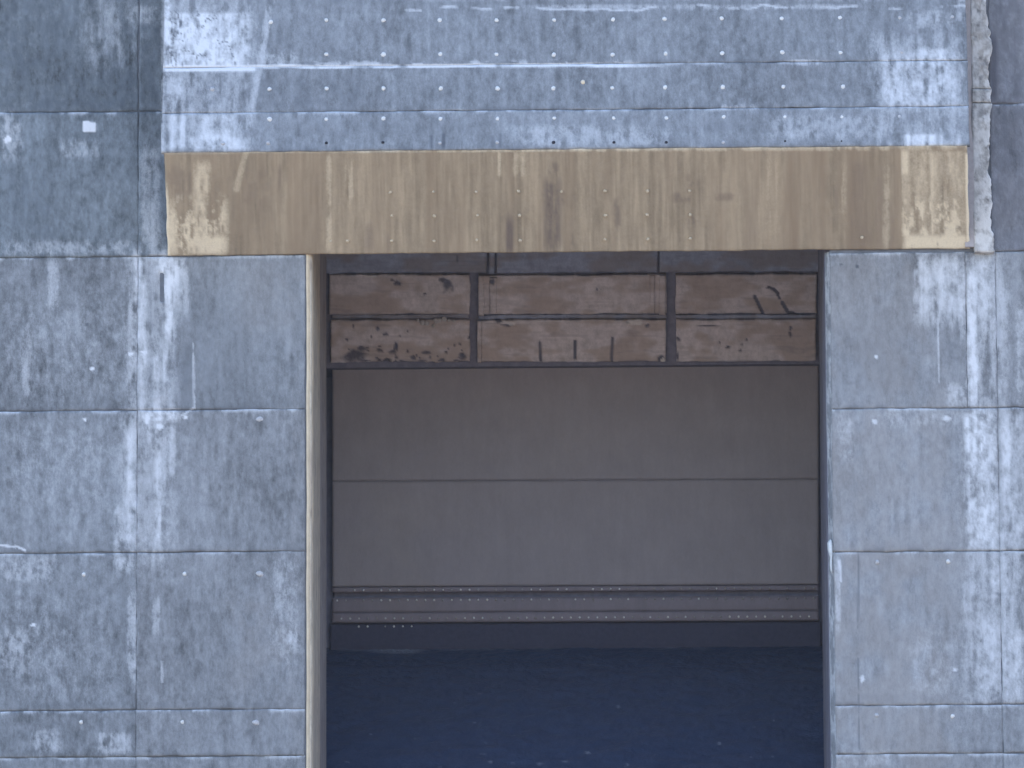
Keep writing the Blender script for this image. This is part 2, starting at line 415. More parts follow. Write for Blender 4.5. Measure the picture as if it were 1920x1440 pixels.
DARK = [
    (0, 300, -60, 200, 30, 30, .40, 'b'), (0, 60, 60, 120, 20, 15, .50, 'b'), (0, 250, 185, 212, 30, 6, .55, 'b'), (262, 304, 40, 205, 6, 20, .42, 'b'),
    (220, 262, 130, 205, 14, 20, .40, 'b'), (0, 110, 300, 470, 30, 30, .30, 'b'), (262, 302, 50, 62, 4, 4, .6, 'b'),
    (276, 300, 500, 640, 5, 30, .36, 's'), (300, 308, 512, 566, 2, 4, .55, 'f'), (325, 362, 640, 760, 10, 25, .42, 's'), (274, 288, 640, 760, 4, 30, .38, 's'),
    (258, 290, 785, 1000, 8, 40, .30, 's'), (330, 480, 560, 760, 40, 50, .22, 's'), (0, 560, 750, 768, 60, 6, .22, 'b'),
    (130, 250, 1090, 1240, 30, 40, .20, 'b'), (0, 560, 1316, 1332, 60, 5, .28, 'b'), (0, 560, 1024, 1036, 60, 5, .22, 'b'),
    (345, 700, 138, 205, 40, 14, .30, 'b'), (470, 560, 30, 95, 20, 20, .22, 'b'), (560, 640, 60, 90, 20, 10, .22, 'b'),
    (310, 1600, -60, 10, 60, 6, .28, 'b'), (560, 900, 225, 255, 40, 12, .22, 's'), (1300, 1640, 225, 250, 40, 8, .25, 'b'), (1650, 1810, 40, 90, 20, 14, .25, 'b'),
    (345, 352, 225, 282, 2, 8, .6, 's'), (806, 812, 254, 279, 2, 3, .85, 'f'), (829, 835, 251, 279, 2, 3, .85, 'f'),
    (920, 927, 255, 279, 2, 4, .6, 'f'), (935, 941, 250, 279, 2, 4, .65, 'f'), (1240, 1247, 252, 272, 2, 4, .6, 'b'), (1254, 1260, 252, 272, 2, 4, .55, 'b'),
    (1186, 1190, 170, 190, 2, 5, .5, 'f'), (1856, 1870, 60, 195, 5, 18, .95, 'f'), (1858, 1920, -60, 195, 12, 12, .48, 'b'), (1858, 1920, 195, 470, 10, 30, .30, 'b'),  # pilaster's shadow painted along its right edge, here and in the next row
    (1856, 1862, 195, 380, 3, 20, .6, 'b'), (1840, 1920, 735, 764, 20, 10, .42, 'b'), (1870, 1876, 590, 660, 3, 14, .7, 'b'), (1560, 1720, 600, 760, 30, 40, .18, 's'),
    (1770, 1812, 560, 690, 10, 30, .36, 'b'), (1835, 1865, 640, 760, 10, 30, .35, 'b'), (1560, 1800, 1300, 1321, 40, 6, .2, 'b'),
    (1868, 1880, 1010, 1120, 3, 30, .5, 's'), (1872, 1882, 830, 960, 3, 30, .45, 's'),
]
WARM = [
    (440, 568, 470, 640, 40, 50, .20, 'b'), (540, 568, 480, 1440, 10, 30, .16, 's'), (420, 560, 1080, 1330, 40, 60, .20, 'b'),
    (1562, 1720, 474, 640, 20, 50, .26, 'b'), (1580, 1700, 700, 1320, 30, 60, .16, 'b'), (1565, 1720, 1410, 1440, 20, 10, .32, 'b'),
    (1440, 1560, 90, 205, 30, 20, .14, 'b'), (300, 320, 740, 780, 6, 12, .4, 'b'), (1858, 1920, -60, 470, 12, 30, .14, 'b'),
]
def accumulate(lst, px, py, streak, blot):
    s = np.zeros_like(px)
    for (x0, x1, y0, y1, sx, sy, st, kd) in lst:
        if px.max() < x0 - 2 * sx or px.min() > x1 + 2 * sx or py.max() < y0 - 2 * sy or py.min() > y1 + 2 * sy:
            continue
        bm = box(px, py, x0, x1, y0, y1, sx, sy)
        n = 0.62 * streak + 0.38 * blot if kd == 's' else blot if kd == 'b' else 0.8
        v = bm * st * (sst(0.29, 0.66, n) if kd != 'f' else 1.0)
        s = np.maximum(s, v) + 0.25 * np.minimum(s, v)
    return s
_pt = random.Random(21)
def ptone(U, V, eu, ev):
    return _pt.uniform(-0.09, 0.09)      # every pour has its own tone
def wall_masks(extra=None, tone0=1.0, mott=0.30):
    def f(px, py, U, V, eu, ev):
        streak = 0.62 * fbm(px / 9.0, py / 70.0, 4, 4) + 0.38 * fbm(px / 12.0, py / 16.0, 9, 4)
        blot = fbm(px / 12.0, py / 15.0, 6, 5, 0.68)
        pale = accumulate(PALE, px, py, streak, 0.5 * blot + 0.5 * (0.7 * fbm(px / 7.0, py / 34.0, 2, 5, 0.65) + 0.3 * streak))
        dark = 0.8 * accumulate(DARK, px, py, streak, blot)
        warm = accumulate(WARM, px, py, streak, fbm(px / 60.0, py / 60.0, 8, 4))
        big = fbm(px / 120.0, py / 150.0, 11, 4)
        fine = fbm(px / 7.0, py / 11.0, 13, 3)
        left = 1 - sst(250, 420, px)
        tone = tone0 + (big - 0.5) * 0.5 + (blot - 0.5) * (mott + 0.22 * left) + (fine - 0.5) * (0.40 + 0.10 * left) + (streak - 0.5) * 0.66 + ptone(U, V, eu, ev)
        # lime creeping out of the lift joints, on the upper rim of every panel
        top = V * 1.0
        jl = np.exp(-(V * (ev.max() * 2)) / 0.035) * sst(0.44, 0.66, fbm(px / 30.0, py / 200.0, 5, 5))
        pale = np.maximum(pale, jl * 0.75)
        edge_d = np.exp(-((1 - V) * (ev.max() * 2)) / 0.06) * sst(0.38, 0.62, fbm(px / 40.0, py / 200.0, 7, 5))
        dark = np.maximum(dark, edge_d * 0.55)
        dd = np.zeros_like(px)
        if extra:
            pale, dark, warm, tone, dd = extra(px, py, pale, dark, warm, tone, dd, streak, blot)
        return pale, dark, warm, tone, dd
    return f
def quad(x0, x1, y0, y1, Y0, Y1=None, slope=-10.0 / 1920):
    """corners of a panel from photo pixels; horizontal edges follow the slight tilt of the view"""
    if Y1 is None: Y1 = Y0
    a = P(x0, y0, Y0); b = P(x1, y0, Y0); c = P(x1, y1, Y1); d = P(x0, y1, Y1)
    za = 0.5 * (P(x0, y0 - 4.6 * (x0 - 960) / 960 + 4.6 * ((x0 + x1) / 2 - 960) / 960, Y0).z + P(x1, y0 - 4.6 * (x1 - 960) / 960 + 4.6 * ((x0 + x1) / 2 - 960) / 960, Y0).z)
    zc = 0.5 * (P(x0, y1 - 4.6 * (x0 - 960) / 960 + 4.6 * ((x0 + x1) / 2 - 960) / 960, Y1).z + P(x1, y1 - 4.6 * (x1 - 960) / 960 + 4.6 * ((x0 + x1) / 2 - 960) / 960, Y1).z)
    a.z = b.z = za; c.z = d.z = zc
    return a, b, c, d
def wquad(xa, xb, za, zb, Y):
    return Vector((xa, Y, za)), Vector((xb, Y, za)), Vector((xb, Y, zb)), Vector((xa, Y, zb))

GROUND_Z = -27.0
TOP_Z = 26.0

# ------------------------------------------------------------------ ground and banks (light the shaded face from below)
def ground_sheet():
    n = 60
    xs = np.concatenate([-np.geomspace(3000, 20, n // 2), np.geomspace(20, 3000, n // 2)])
    V = []; F = []
    for j, y in enumerate(xs):
        for i, x in enumerate(xs):
            z = GROUND_Z
            r = math.hypot(x, y + 100)
            bank = max(0.0, x - 60.0)
            z += 55.0 * (1 - math.exp(-bank / 60.0)) * (1.0 if y < 60 else 1.0)
            z += 0.25 * math.sin(x * 0.05) * math.sin(y * 0.04)
            V.append((x, y, z))
    m = len(xs)
    for j in range(m - 1):
        for i in range(m - 1):
            F.append((j * m + i, j * m + i + 1, (j + 1) * m + i + 1, (j + 1) * m + i))
    me = mesh_of('ground', V, F)
    for p in me.polygons: p.use_smooth = True
    o = link('ground', me, M_ground, None, (0, 0, 0))
    o['kind'] = 'structure'
    return o
ground_sheet()

# ------------------------------------------------------------------ the two piers
XJ_L = P(584.5, 960, 0).x          # left jamb plane
XF_L = P(570.5, 960, 0).x        # edge of the left wall face
XF_R = P(1563, 960, 0).x         # edge of the right wall face
XJ_R = P(1551, 960, 0.14).x      # right jamb plane
Z_SOF = P(960, 475.5, 0).z       # lower edge of the sloping soffit
Z_BOT = P(960, 1560, 0).z
JD = 6.1                         # depth of the jambs, then the gate slot

left = thing('pier_wall', 'bluish weathered concrete wall with lime streaks, left of the dark opening', 'wall', (XF_L - 4.0, 0.0, GROUND_Z))
right = thing('pier_wall', 'paler grey concrete wall with thick white lime patches, right of the dark opening', 'wall', (XF_R + 2.5, 0.0, GROUND_Z))

boxw('core', -70.0, XJ_L - 0.10, 0.024, JD, GROUND_Z, TOP_Z, M_core, left)
boxw('core', -70.0, XJ_L - 1.1, JD + 0.002, 13.0, GROUND_Z, TOP_Z - 0.3, M_slot, left)
boxw('core', XJ_R + 0.10, 70.0, 0.024, JD, GROUND_Z, TOP_Z, M_core, right)
boxw('core', XJ_R + 1.1, 70.0, JD + 0.002, 13.0, GROUND_Z, TOP_Z - 0.3, M_slot, right)

xj = P(259, 480, 0).x
xl = P(-90, 480, 0).x
rowsL = [-90, 209.5, 481, 769.5, 1036, 1331.5, 1419, 1540]
zl = [P(259, y, 0).z for y in rowsL]
g = 0.013
def left_extra(px, py, pale, dark, warm, tone, dd, streak, blot):
    tone = tone - 0.10 * box(px, py, -100, 330, -100, 215, 40, 60) - 0.08 * box(px, py, -100, 330, 215, 470, 40, 60)
    # white plaster patch, small white scar, hairlines
    p1 = box(px, py, 155, 180, 228, 248, 1.5, 1.5) * (1 - 0.8 * box(px, py, 168, 185, 222, 231, 2, 2))
    p2 = blob(px, py, 14, 262, 7, 9, .3, .5, 3)
    pale = np.maximum.reduce([pale, p1 * 1.3, p2 * 1.1, 0.55 * seg(px, py, 363, 645, 364, 765, 0.8, 2) * sst(.35, .5, streak), 0.6 * seg(px, py, 363, 765, 340, 780, 0.8, 2),
                              0.8 * seg(px, py, 0, 1022, 30, 1026, 1, 2), 0.8 * seg(px, py, 30, 1024, 48, 1032, 1, 2), 0.35*seg(px,py,304,1240,304,1280,1,2)])
    for cx, cy, rx, ry in ((270, 661, 9, 5), (246, 664, 5, 4), (160, 786, 4, 4), (348, 783, 5, 5), (300, 800, 7, 6), (275, 786, 6, 10), (173, 692, 6, 4), (62, 1172, 6, 3)):
        pale = np.maximum(pale, 0.95 * blob(px, py, cx, cy, rx, ry, .4, .5, 4))
    dark = np.maximum(dark, 0.9 * blob(px, py, 162, 608, 3, 4, .4, .3, 2))
    dd = dd + 0.008 * p1 - 0.08 * box(px, py, 300, 307, 512, 565, 1.5, 2)
    warm = np.maximum(warm, .55 * blob(px, py, 293, 752, 8, 8, .5, .5, 5))
    return pale, dark, warm, tone, dd
mL = wall_masks(left_extra)
LP = {}; RP = {}
k = 0
for i in range(len(zl) - 1):
    offs = [0.0, 0.012, -0.006, 0.010, 0.004, 0.012, 0.0][i]
    LP[i, 0] = panel('concrete_panel', *wquad(xl, xj - g, zl[i] - g * 0.6, zl[i + 1] + g * 0.6, 0), (M_face_teal if i < 2 else M_face), left, mL, close=g, jit=0.009, seed=i, off=offs)
    xr = P(322, 300, 0).x if i < 2 else XF_L
    LP[i, 1] = panel('concrete_panel', *wquad(xj + g, xr, zl[i] - g * 0.6, zl[i + 1] + g * 0.6, 0), (M_face_teal if i < 2 else M_face if i < 3 else M_face_grey), left, mL, close=g, jit=0.009, seed=i + 5, off=offs + 0.006)
# remainders of the wall outside the picture
zt = zl[0]

rowsR = [-90, 195, 471.5, 764.5, 1033, 1321, 1412, 1540]
zr = [P(1868, y, 0).z for y in rowsR]
xjr = P(1868, 600, 0).x
xrr = P(2010, 600, 0).x
def right_extra(px, py, pale, dark, warm, tone, dd, streak, blot):
    tone = tone + 0.06 * sst(640, 1000, py) * (1 - sst(1700, 1990, px)) + 0.10 * sst(480, 900, py)  # bounced ground light put into tone and warmth, growing downwards
    tone = tone - 0.06 * (1 - sst(380, 500, py))
    warm = np.maximum(warm, (.22 + .2 * sst(500, 1100, py)) * (1 - sst(1700, 1900, px)) * sst(470, 520, py) * sst(.1, .7, fbm(px / 40, py / 50, 3, 5)))
    pale = np.maximum.reduce([pale, 0.5 * seg(px, py, 1758, 520, 1761, 715, 0.8, 2.2) * sst(.3, .5, streak), 0.7 * seg(px, py, 1574, 1052, 1577, 1090, 1.3, 2)])
    for cx, cy, rx, ry in ((1640, 790, 7, 5), (1775, 784, 9, 7), (1643, 670, 4, 5), (1617, 1272, 6, 8), (1790, 1256, 6, 3)):
        pale = np.maximum(pale, 0.75 * blob(px, py, cx, cy, rx, ry, .4, .5, 4))
    dark = np.maximum.reduce([dark, 0.5 * seg(px, py, 1609, 1040, 1610, 1440, 0.7, 2) * sst(.4, .55, streak), 0.8 * blob(px, py, 1607, 499, 4, 4, .4, .4, 3),
                              0.7 * blob(px, py, 1577, 496, 3, 3, .4, .4, 3), 0.6 * blob(px, py, 1770, 510, 7, 6, .4, .4, 3), .6 * seg(px, py, 1862, 1112, 1895, 1114, 1, 3)])
    return pale, dark, warm, tone, dd
mR = wall_masks(right_extra, tone0=1.06)
for i in range(len(zr) - 1):
    offs = [0.0, 0.01, 0.0, 0.012, 0.002, 0.010, 0.0][i]
    if i < 2:
        panel('concrete_panel', *wquad(P(1858, 300, 0).x, xrr, zr[i] - g * .6, zr[i + 1] + g * .6, 0), (M_face_mauve if i < 2 else M_face_grey), right, mR, close=g, jit=0.009, seed=i + 3, off=offs)
        continue
    if i == 2:
        xs = P(1812, 600, 0).x
        panel('concrete_panel', *wquad(XF_R, xs - 0.016, zr[i] - g * .6, zr[i + 1] + g * .6, 0), (M_face_mauve if i < 2 else M_face_grey), right, mR, close=g, jit=0.009, seed=i + 3, off=offs)
        panel('concrete_panel', *wquad(xs + 0.016, xjr - g, zr[i] - g * .6, zr[i + 1] + g * .6, 0), (M_face_mauve if i < 2 else M_face_grey), right, mR, close=g, jit=0.009, seed=i + 4, off=offs + .008)
    else:
        RP[i] = panel('concrete_panel', *wquad(XF_R, xjr - g, zr[i] - g * .6, zr[i + 1] + g * .6, 0), (M_face_mauve if i < 2 else M_face_grey), right, mR, close=g, jit=0.009, seed=i + 3, off=offs)
    panel('concrete_panel', *wquad(xjr + g, xrr, zr[i] - g * .6, zr[i + 1] + g * .6, 0), (M_face_mauve if i < 2 else M_face_grey), right, mR, close=g, jit=0.009, seed=i + 8, off=offs + .004)

# ragged pale strip of old concrete beside the block
def strip_masks(px, py, U, V, eu, ev):
    bl = fbm(px / 10, py / 14, 6, 5, .62); st = fbm(px / 6, py / 50, 4, 4)
    pale = 0.15 + 0.7 * sst(.36, .62, bl) * (0.6 + 0.4 * U)
    dark = 0.75 * sst(.60, .72, fbm(px / 9 + 40, py / 12, 9, 4)) + .5 * box(px, py, 1824, 1850, 196, 222, 4, 6)
    dark = np.maximum(dark, .6 * box(px, py, 1834, 1852, 40, 75, 5, 10) * sst(.4, .55, bl))
    warm = 0.35 * sst(.4, .6, fbm(px / 25, py / 40, 12, 3)) * (1 - sst(250, 330, py))
    return pale, dark, warm, 1.0 + 0.4 * (bl - .5), np.zeros_like(px)
def ragged(a, b, U, V, hx, hz):
    e = (fbm(b * 2.2, b * 0.3 + 7, 3, 5, .6) - 0.5) * 0.27 + (fbm(b * 9, b * 0.3, 5, 3) - .5) * 0.04
    return hx[None] * (e * sst(0.4, 1.0, U))[:, None]
strip = thing('pilaster', 'ragged pale strip of rough old concrete between lintel block and right wall', 'pilaster', (P(1838, 474, 0).x, -0.12, Z_SOF))
xs0, xs1 = P(1823, 240, -.15).x, P(1857, 240, -.15).x
for (ya, yb, o_) in ((-90, 166, 0.0), (167, 191.6, -0.012), (192.6, 472, 0.012)):
    panel('rough_block', *wquad(xs0, xs1, P(1838, ya, -.15).z, P(1838, yb, -.15).z, -0.15 + o_), M_strip, strip, strip_masks, cell=0.025, thick=0.22, relief=0.03, jit=0.012, edge=ragged, seed=4)
boxw('groove_fill', P(1806, 240, 0).x, P(1824, 240, 0).x, -0.13, 0.06, Z_SOF + 0.03, P(1838, -90, 0).z, M_groove, right)

# ------------------------------------------------------------------ jambs of the opening
def jamb_masks(px, py, U, V, eu, ev):
    st = fbm(U * 60, V * 8, 4, 4); bl = fbm(U * 30, V * 60, 6, 4)
    return 0.35 * sst(.45, .65, st), 0.35 * sst(.5, .7, bl), .25 * sst(.4, .6, st), 1 + .3 * (st - .5), np.zeros_like(px)
panel('jamb', (XJ_L, 0.06, Z_SOF + 2), (XJ_L, 3.4, Z_SOF + 2), (XJ_L, 3.4, Z_BOT), (XJ_L, 0.06, Z_BOT), M_jamb, left, jamb_masks, cell=0.07, thick=0.12, seed=2)
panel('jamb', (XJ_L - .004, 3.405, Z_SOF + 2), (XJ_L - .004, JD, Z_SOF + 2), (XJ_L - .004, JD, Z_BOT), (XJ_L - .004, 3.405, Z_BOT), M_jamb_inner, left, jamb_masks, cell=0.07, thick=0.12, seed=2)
panel('jamb', (XJ_R, JD, Z_SOF + 2), (XJ_R, 0.15, Z_SOF + 2), (XJ_R, 0.15, Z_BOT), (XJ_R, JD, Z_BOT), M_jamb_right, right, jamb_masks, cell=0.07, thick=0.12, seed=3)
def rounded_edge():
    # rounded corner of the left jamb, warm light put into its cream colour, a fine groove beside it
    x0 = XF_L + 0.035; x1 = XJ_L + 0.012
    r = x1 - x0
    prof = [(x0, 0.09), (x0, 0.03)] + [(x1 - r * math.cos(t), 0.03 - 0.05 * math.sin(t) + 0.22 * (1 - math.cos(t)) ** 2) for t in np.linspace(0.1, math.pi / 2, 8)] + [(x1, 0.45), (x1 - .02, .47)]
    zz = np.linspace(Z_SOF + 1.5, Z_BOT, 60)
    V = []; F = []
    for z in zz:
        wob = 0.004 * math.sin(z * 2.1) + 0.003 * math.sin(z * 5.3)
        V += [(x + wob, y, z) for x, y in prof]
    n = len(prof)
    for j in range(len(zz) - 1):
        for i in range(n - 1):
            F.append((j * n + i, (j + 1) * n + i, (j + 1) * n + i + 1, j * n + i + 1))
    o = solid('lit_corner', V, F, M_lit_corner, left)
    for p in o.data.polygons: p.use_smooth = True
rounded_edge()
def chamfer_masks(px, py, U, V, eu, ev):
    st = fbm(U * 3, V * 40, 4, 4)
    return .30 * sst(.4, .6, st) + .5 * sst(.86, .98, 1 - U), 0 * px, 0 * px, 1.05 + .3 * (st - .5), np.zeros_like(px)
panel('chamfer', (XJ_R + .002, .148, Z_SOF), (XF_R - .004, .004, Z_SOF), (XF_R - .004, .004, Z_BOT), (XJ_R + .002, .148, Z_BOT), M_face, right, chamfer_masks, cell=0.03, thick=0.06, seed=3)
# pale bent scrap of metal hanging on the right corner
for (xa, xb, par) in ((XJ_L - 1.0, P(626, 900, 10.5).x, left), (P(1531, 900, 10.5).x, XJ_R + 1.0, right)):
    boxw('added_gap_plate', xa, xb, 10.35, 10.6, Z_BOT + 2.0, Z_SOF - 0.5, M_added_gap_plate, par)  # plate added behind the gap to lighten its deep shade
def scrap():
    pts = [(1557, 1012, 1.5), (1556, 1018, 5), (1557, 1030, 5.5), (1558, 1038, 4), (1558.5, 1046, 2.6), (1558, 1060, 2.4), (1559, 1070, 2.2), (1559.5, 1074, 0.8)]
    V = []; F = []
    for (cx, cy, h) in pts:
        for sx, yy in ((-h, -0.005), (0, -0.04), (h, -0.005), (0, 0.02)):
            q = P(cx + sx, cy, 0.02); V.append((q.x, 0.02 + yy, q.z))
    n = len(pts)
    for j in range(n - 1):
        for i in range(4):
            F.append((j * 4 + i, (j + 1) * 4 + i, (j + 1) * 4 + (i + 1) % 4, j * 4 + (i + 1) % 4))
    F += [(0, 1, 2, 3), (n * 4 - 1, n * 4 - 2, n * 4 - 3, n * 4 - 4)]
    o = solid('metal_scrap', V, F, M_pale_metal)
    o['label'] = 'small pale elongated metal scrap on the corner right of the opening'; o['category'] = 'scrap'
    for p in o.data.polygons: p.use_smooth = True
scrap()

# ------------------------------------------------------------------ projecting block with its sloping soffit
block = thing('lintel_block', 'projecting concrete block with rows of white plugs and brown sloping underside above the opening', 'lintel', (0.9, -1.0, Z_SOF))
def bdepth(v):            # the face leans back towards the top
    return -1.5 + 0.6 * (281 - v) / 281.0
def bline(x, yl, yr):     # rows drop slightly from left to right
    return yl + (yr - yl) * (x - 308.0) / 1506.0
def block_extra(px, py, pale, dark, warm, tone, dd, streak, blot):
    q = (px - 308) / 1506.0
    # lime lines along the lift joints
    l1 = 126 - 7 * q + 2.5 * (fbm(px / 45, px * 0 + 3, 3, 4) - .5) * 2
    s1 = (1 - sst(1.5, 5.0, np.abs(py - l1))) * (1 - sst(1150, 1290, px)) * sst(.18, .42, fbm(px / 40, py / 300, 5, 4))
    h1 = (1 - sst(0.0, 16.0, l1 - py)) * (py < l1) * sst(.48, .62, fbm(px / 26, py / 12, 7, 4)) * (1 - sst(1100, 1300, px)) * .7
    l0 = 16 - 3 * q + 9 * (fbm(px / 60, px * 0 + 8, 9, 4) - .5) * 2
    s0 = (1 - sst(0.8, 3.6, np.abs(py - l0))) * sst(700, 800, px) * sst(.38, .58, fbm(px / 30, py / 300, 6, 5)) * .6
    d0 = seg(px, py, 512, -20, 465, 240, 2, 9) * .42
    pale = np.maximum.reduce([pale, s1, h1, s0, d0 * sst(.25, .5, streak)])
    # dark cracks through the lime in the left corner
    ck = np.abs(fbm(px / 22.0, py / 60.0, 2, 4) - 0.5)
    ck = (1 - sst(0.006, 0.022, ck)) * box(px, py, 312, 470, 20, 125, 10, 8)
    pale = pale * (1 - .9 * ck); dark = np.maximum(dark, ck * .5)
    l2 = 212 - 5 * q
    return pale, dark, warm, tone + 0.02, dd
mB = wall_masks(block_extra, tone0=1.03, mott=0.38)
bl = 304.5; br = 1814.0
def bq(yl0, yr0, yl1, yr1, xl_=None, xr_=None):
    ya, yb = bdepth((yl0 + yr0) / 2), bdepth((yl1 + yr1) / 2)
    xL = P(bl + 3.5, 0, bdepth(0)).x; xR = P(br - 3, 0, bdepth(0)).x
    return (Vector((xL, ya, P(308, yl0, ya).z)), Vector((xR, ya, P(308, yl0, ya).z)), Vector((xR, yb, P(308, yl1, yb).z)), Vector((xL, yb, P(308, yl1, yb).z)))
rows = [(-90, -98, 126.8, 119), (127.3, 120.5, 212, 206), (213.4, 207.5, 286, 279)]
BP = []
for i, r_ in enumerate(rows):
    BP.append(panel('concrete_panel', *bq(*r_), M_face, block, mB, seed=i + 6, off=[0.004, 0.0, 0.012][i], rimd=[.005, .006, .012][i], thick=.08, jit=0.007, close=.005))
def soffit_masks(px, py, U, V, eu, ev):
    streak = 0.65 * fbm(px / 13.0, py / 260.0, 4, 5) + .35 * fbm(px / 4.0, py / 90.0, 8, 3)
    fine = fbm(px / 3.5, py / 60.0, 10, 3)
    big = fbm(px / 90.0, py / 400.0, 12, 3)
    blot = .6 * fbm(px / 9.0, py / 32.0, 6, 5, .65) + .4 * fbm(px / 10.0, py / 13.0, 3, 4, .62)
    tone = 1.0 + (streak - .5) * .85 + (big - .5) * .40 + (fine - .5) * .4
    pale = np.zeros_like(px); dark = np.zeros_like(px); warm = .5 * sst(.42, .85, fbm(px / 26.0, py / 500.0, 9, 5)) + .45 * sst(1250, 1450, px) * sst(.3, .7, streak) + .4 * (1 - sst(420, 620, px)) * sst(.3, .7, streak)
    mixn = .5 * streak + .5 * blot
    def add(a, x0, x1, y0, y1, sx, sy, st, n, lo=.32, hi=.58):
        return np.maximum(a, st * box(px, py, x0, x1, y0, y1, sx, sy) * sst(lo, hi, n))
    pale = add(pale, 364, 394, 305, 474, 8, 14, .70, mixn, .34, .60); pale = add(pale, 314, 425, 375, 478, 12, 25, .80, blot, .40, .60)
    pale = add(pale, 370, 425, 440, 478, 10, 12, .85, blot, .25, .45); pale = add(pale, 314, 330, 380, 478, 6, 30, .8, blot, .3, .5)
    pale = add(pale, 1692, 1816, 283, 472, 3, 6, .60, mixn, .42, .66); pale = add(pale, 1692, 1816, 360, 472, 4, 30, .80, blot, .42, .60)
    pale = np.maximum(pale, .42 * box(px, py, 1692, 1816, 283, 472, 3, 6) * sst(.2, .7, mixn))
    pale = add(pale, 1696, 1812, 440, 470, 5, 8, .9, blot, .15, .35); pale = add(pale, 1690, 1704, 280, 330, 3, 10, .8, streak, .2, .4); pale = add(pale, 1744, 1752, 283, 470, 4, 8, .75, mixn, .3, .55)
    pale = add(pale, 1655, 1668, 300, 465, 5, 20, .40, mixn, .3, .6); pale = add(pale, 612, 621, 290, 470, 4, 14, .45, mixn, .3, .55); pale = add(pale, 645, 662, 300, 380, 4, 20, .4, streak)
    pale = add(pale, 933, 939, 285, 330, 2, 10, .5, streak, .1, .3); pale = add(pale, 960, 985, 285, 330, 5, 10, .35, streak); pale = add(pale, 1415, 1466, 285, 450, 14, 50, .22, streak, .4, .7); pale = add(pale, 1560, 1594, 285, 480, 12, 40, .22, streak, .4, .7)
    pale = np.maximum(pale, .34 * seg(px, py, 461, 286, 443, 355, 1, 9)); pale = np.maximum(pale, .38 * (1 - sst(284, 290, py + 5 * (px - 308) / 1506)) * sst(.3, .55, fbm(px / 18, py / 50, 3, 4)))
    pale = np.maximum(pale, 1.0 * (1 - sst(1.5, 4.0, px - (309.5 + (py - 285) * .03))) * sst(330, 380, py)); pale = np.maximum(pale, 1.0 * sst(-6.5, -4.5, px - (1814 + (py - 280) * .02)) * sst(284, 292, py))
    dk = lambda *a: None
    dark = add(dark, 1022, 1050, 335, 468, 9, 16, .95, .6 * streak + .4 * blot, .30, .56); dark = add(dark, 1028, 1048, 305, 330, 6, 8, .5, blot)
    dark = add(dark, 1015, 1060, 360, 385, 8, 8, .6, blot); dark = add(dark, 949, 963, 408, 478, 4, 16, .85, streak, .25, .5); dark = add(dark, 1150, 1164, 372, 432, 5, 14, .55, blot)
    dark = add(dark, 1285, 1310, 330, 430, 8, 20, .50, blot, .4, .6); dark = add(dark, 1262, 1300, 362, 380, 8, 6, .5, blot); dark = add(dark, 1340, 1380, 362, 376, 8, 5, .45, blot); dark = add(dark, 1068, 1080, 440, 475, 4, 10, .45, blot)
    dark = add(dark, 522, 530, 310, 360, 3, 14, .5, streak); dark = add(dark, 684, 700, 420, 475, 5, 14, .40, streak); dark = add(dark, 725, 732, 440, 478, 3, 10, .45, streak); dark = add(dark, 1590, 1680, 300, 470, 14, 20, .26, streak)
    dark = add(dark, 1395, 1420, 350, 470, 8, 30, .25, streak); dark = add(dark, 1562, 1572, 320, 400, 3, 20, .42, streak); dark = add(dark, 312, 362, 310, 400, 14, 20, .32, blot); dark = add(dark, 1760, 1810, 285, 380, 14, 20, .35, blot); dark = add(dark, 430, 520, 300, 420, 30, 40, .2, blot)
    for cx, cy, rx, ry in ((1710, 447, 5, 3), (1798, 426, 4, 4), (400, 461, 7, 3)):
        dark = np.maximum(dark, .8 * blob(px, py, cx, cy, rx, ry, .4, .5, 4))
    return pale, dark, warm, tone, np.zeros_like(px)
ySF = bdepth(283) + 0.0
zSF = P(308, 287, ySF).z
sTL = Vector((P(308.5, 285, ySF).x, ySF, zSF)); sTR = Vector((P(1814, 279, ySF).x, ySF, zSF))
sBL = Vector((P(314.5, 478, 0).x, -0.03, P(314, 480, -0.03).z)); sBR = Vector((P(1818, 471, 0).x, -0.03, P(314, 480, -0.03).z))
SOF = panel('soffit', sTL, sTR, sBR, sBL, M_soffit, block, soffit_masks, cell=0.03, thick=.06, jit=0.008, seed=9)
# body of the block behind its faces
def block_core():
    xL = P(bl + 5, 0, bdepth(0)).x + .02; xR = P(br - 5, 0, bdepth(0)).x - .02
    zt_ = P(308, -90, bdepth(-90)).z
    prof = [(bdepth(-90) + .07, zt_ + 6), (bdepth(-90) + .07, zt_), (ySF + .07, zSF + .04), (0.02, sBL.z + 0.055), (0.06, sBL.z + 0.07), (0.9, sBL.z + 0.9), (0.9, zt_ + 6)]
    V = [(xL, y, z) for y, z in prof] + [(xR, y, z) for y, z in prof]
    n = len(prof)
    F = [tuple(range(n)), tuple(range(2 * n - 1, n - 1, -1))] + [(i, n + i, n + (i + 1) % n, (i + 1) % n) for i in range(n)]
    return solid('core', V, F, M_core, block)
block_core()
boxw('core', XJ_L - 0.3, XJ_R + 0.3, 0.92, 13.0, Z_SOF + 2.2, TOP_Z - 0.15, M_slot, block)
boxw('core', XJ_L - 0.095, XJ_R + 0.095, 0.0755, 0.915, P(308, -90, 0).z + 5, TOP_Z - 0.1, M_core, block)

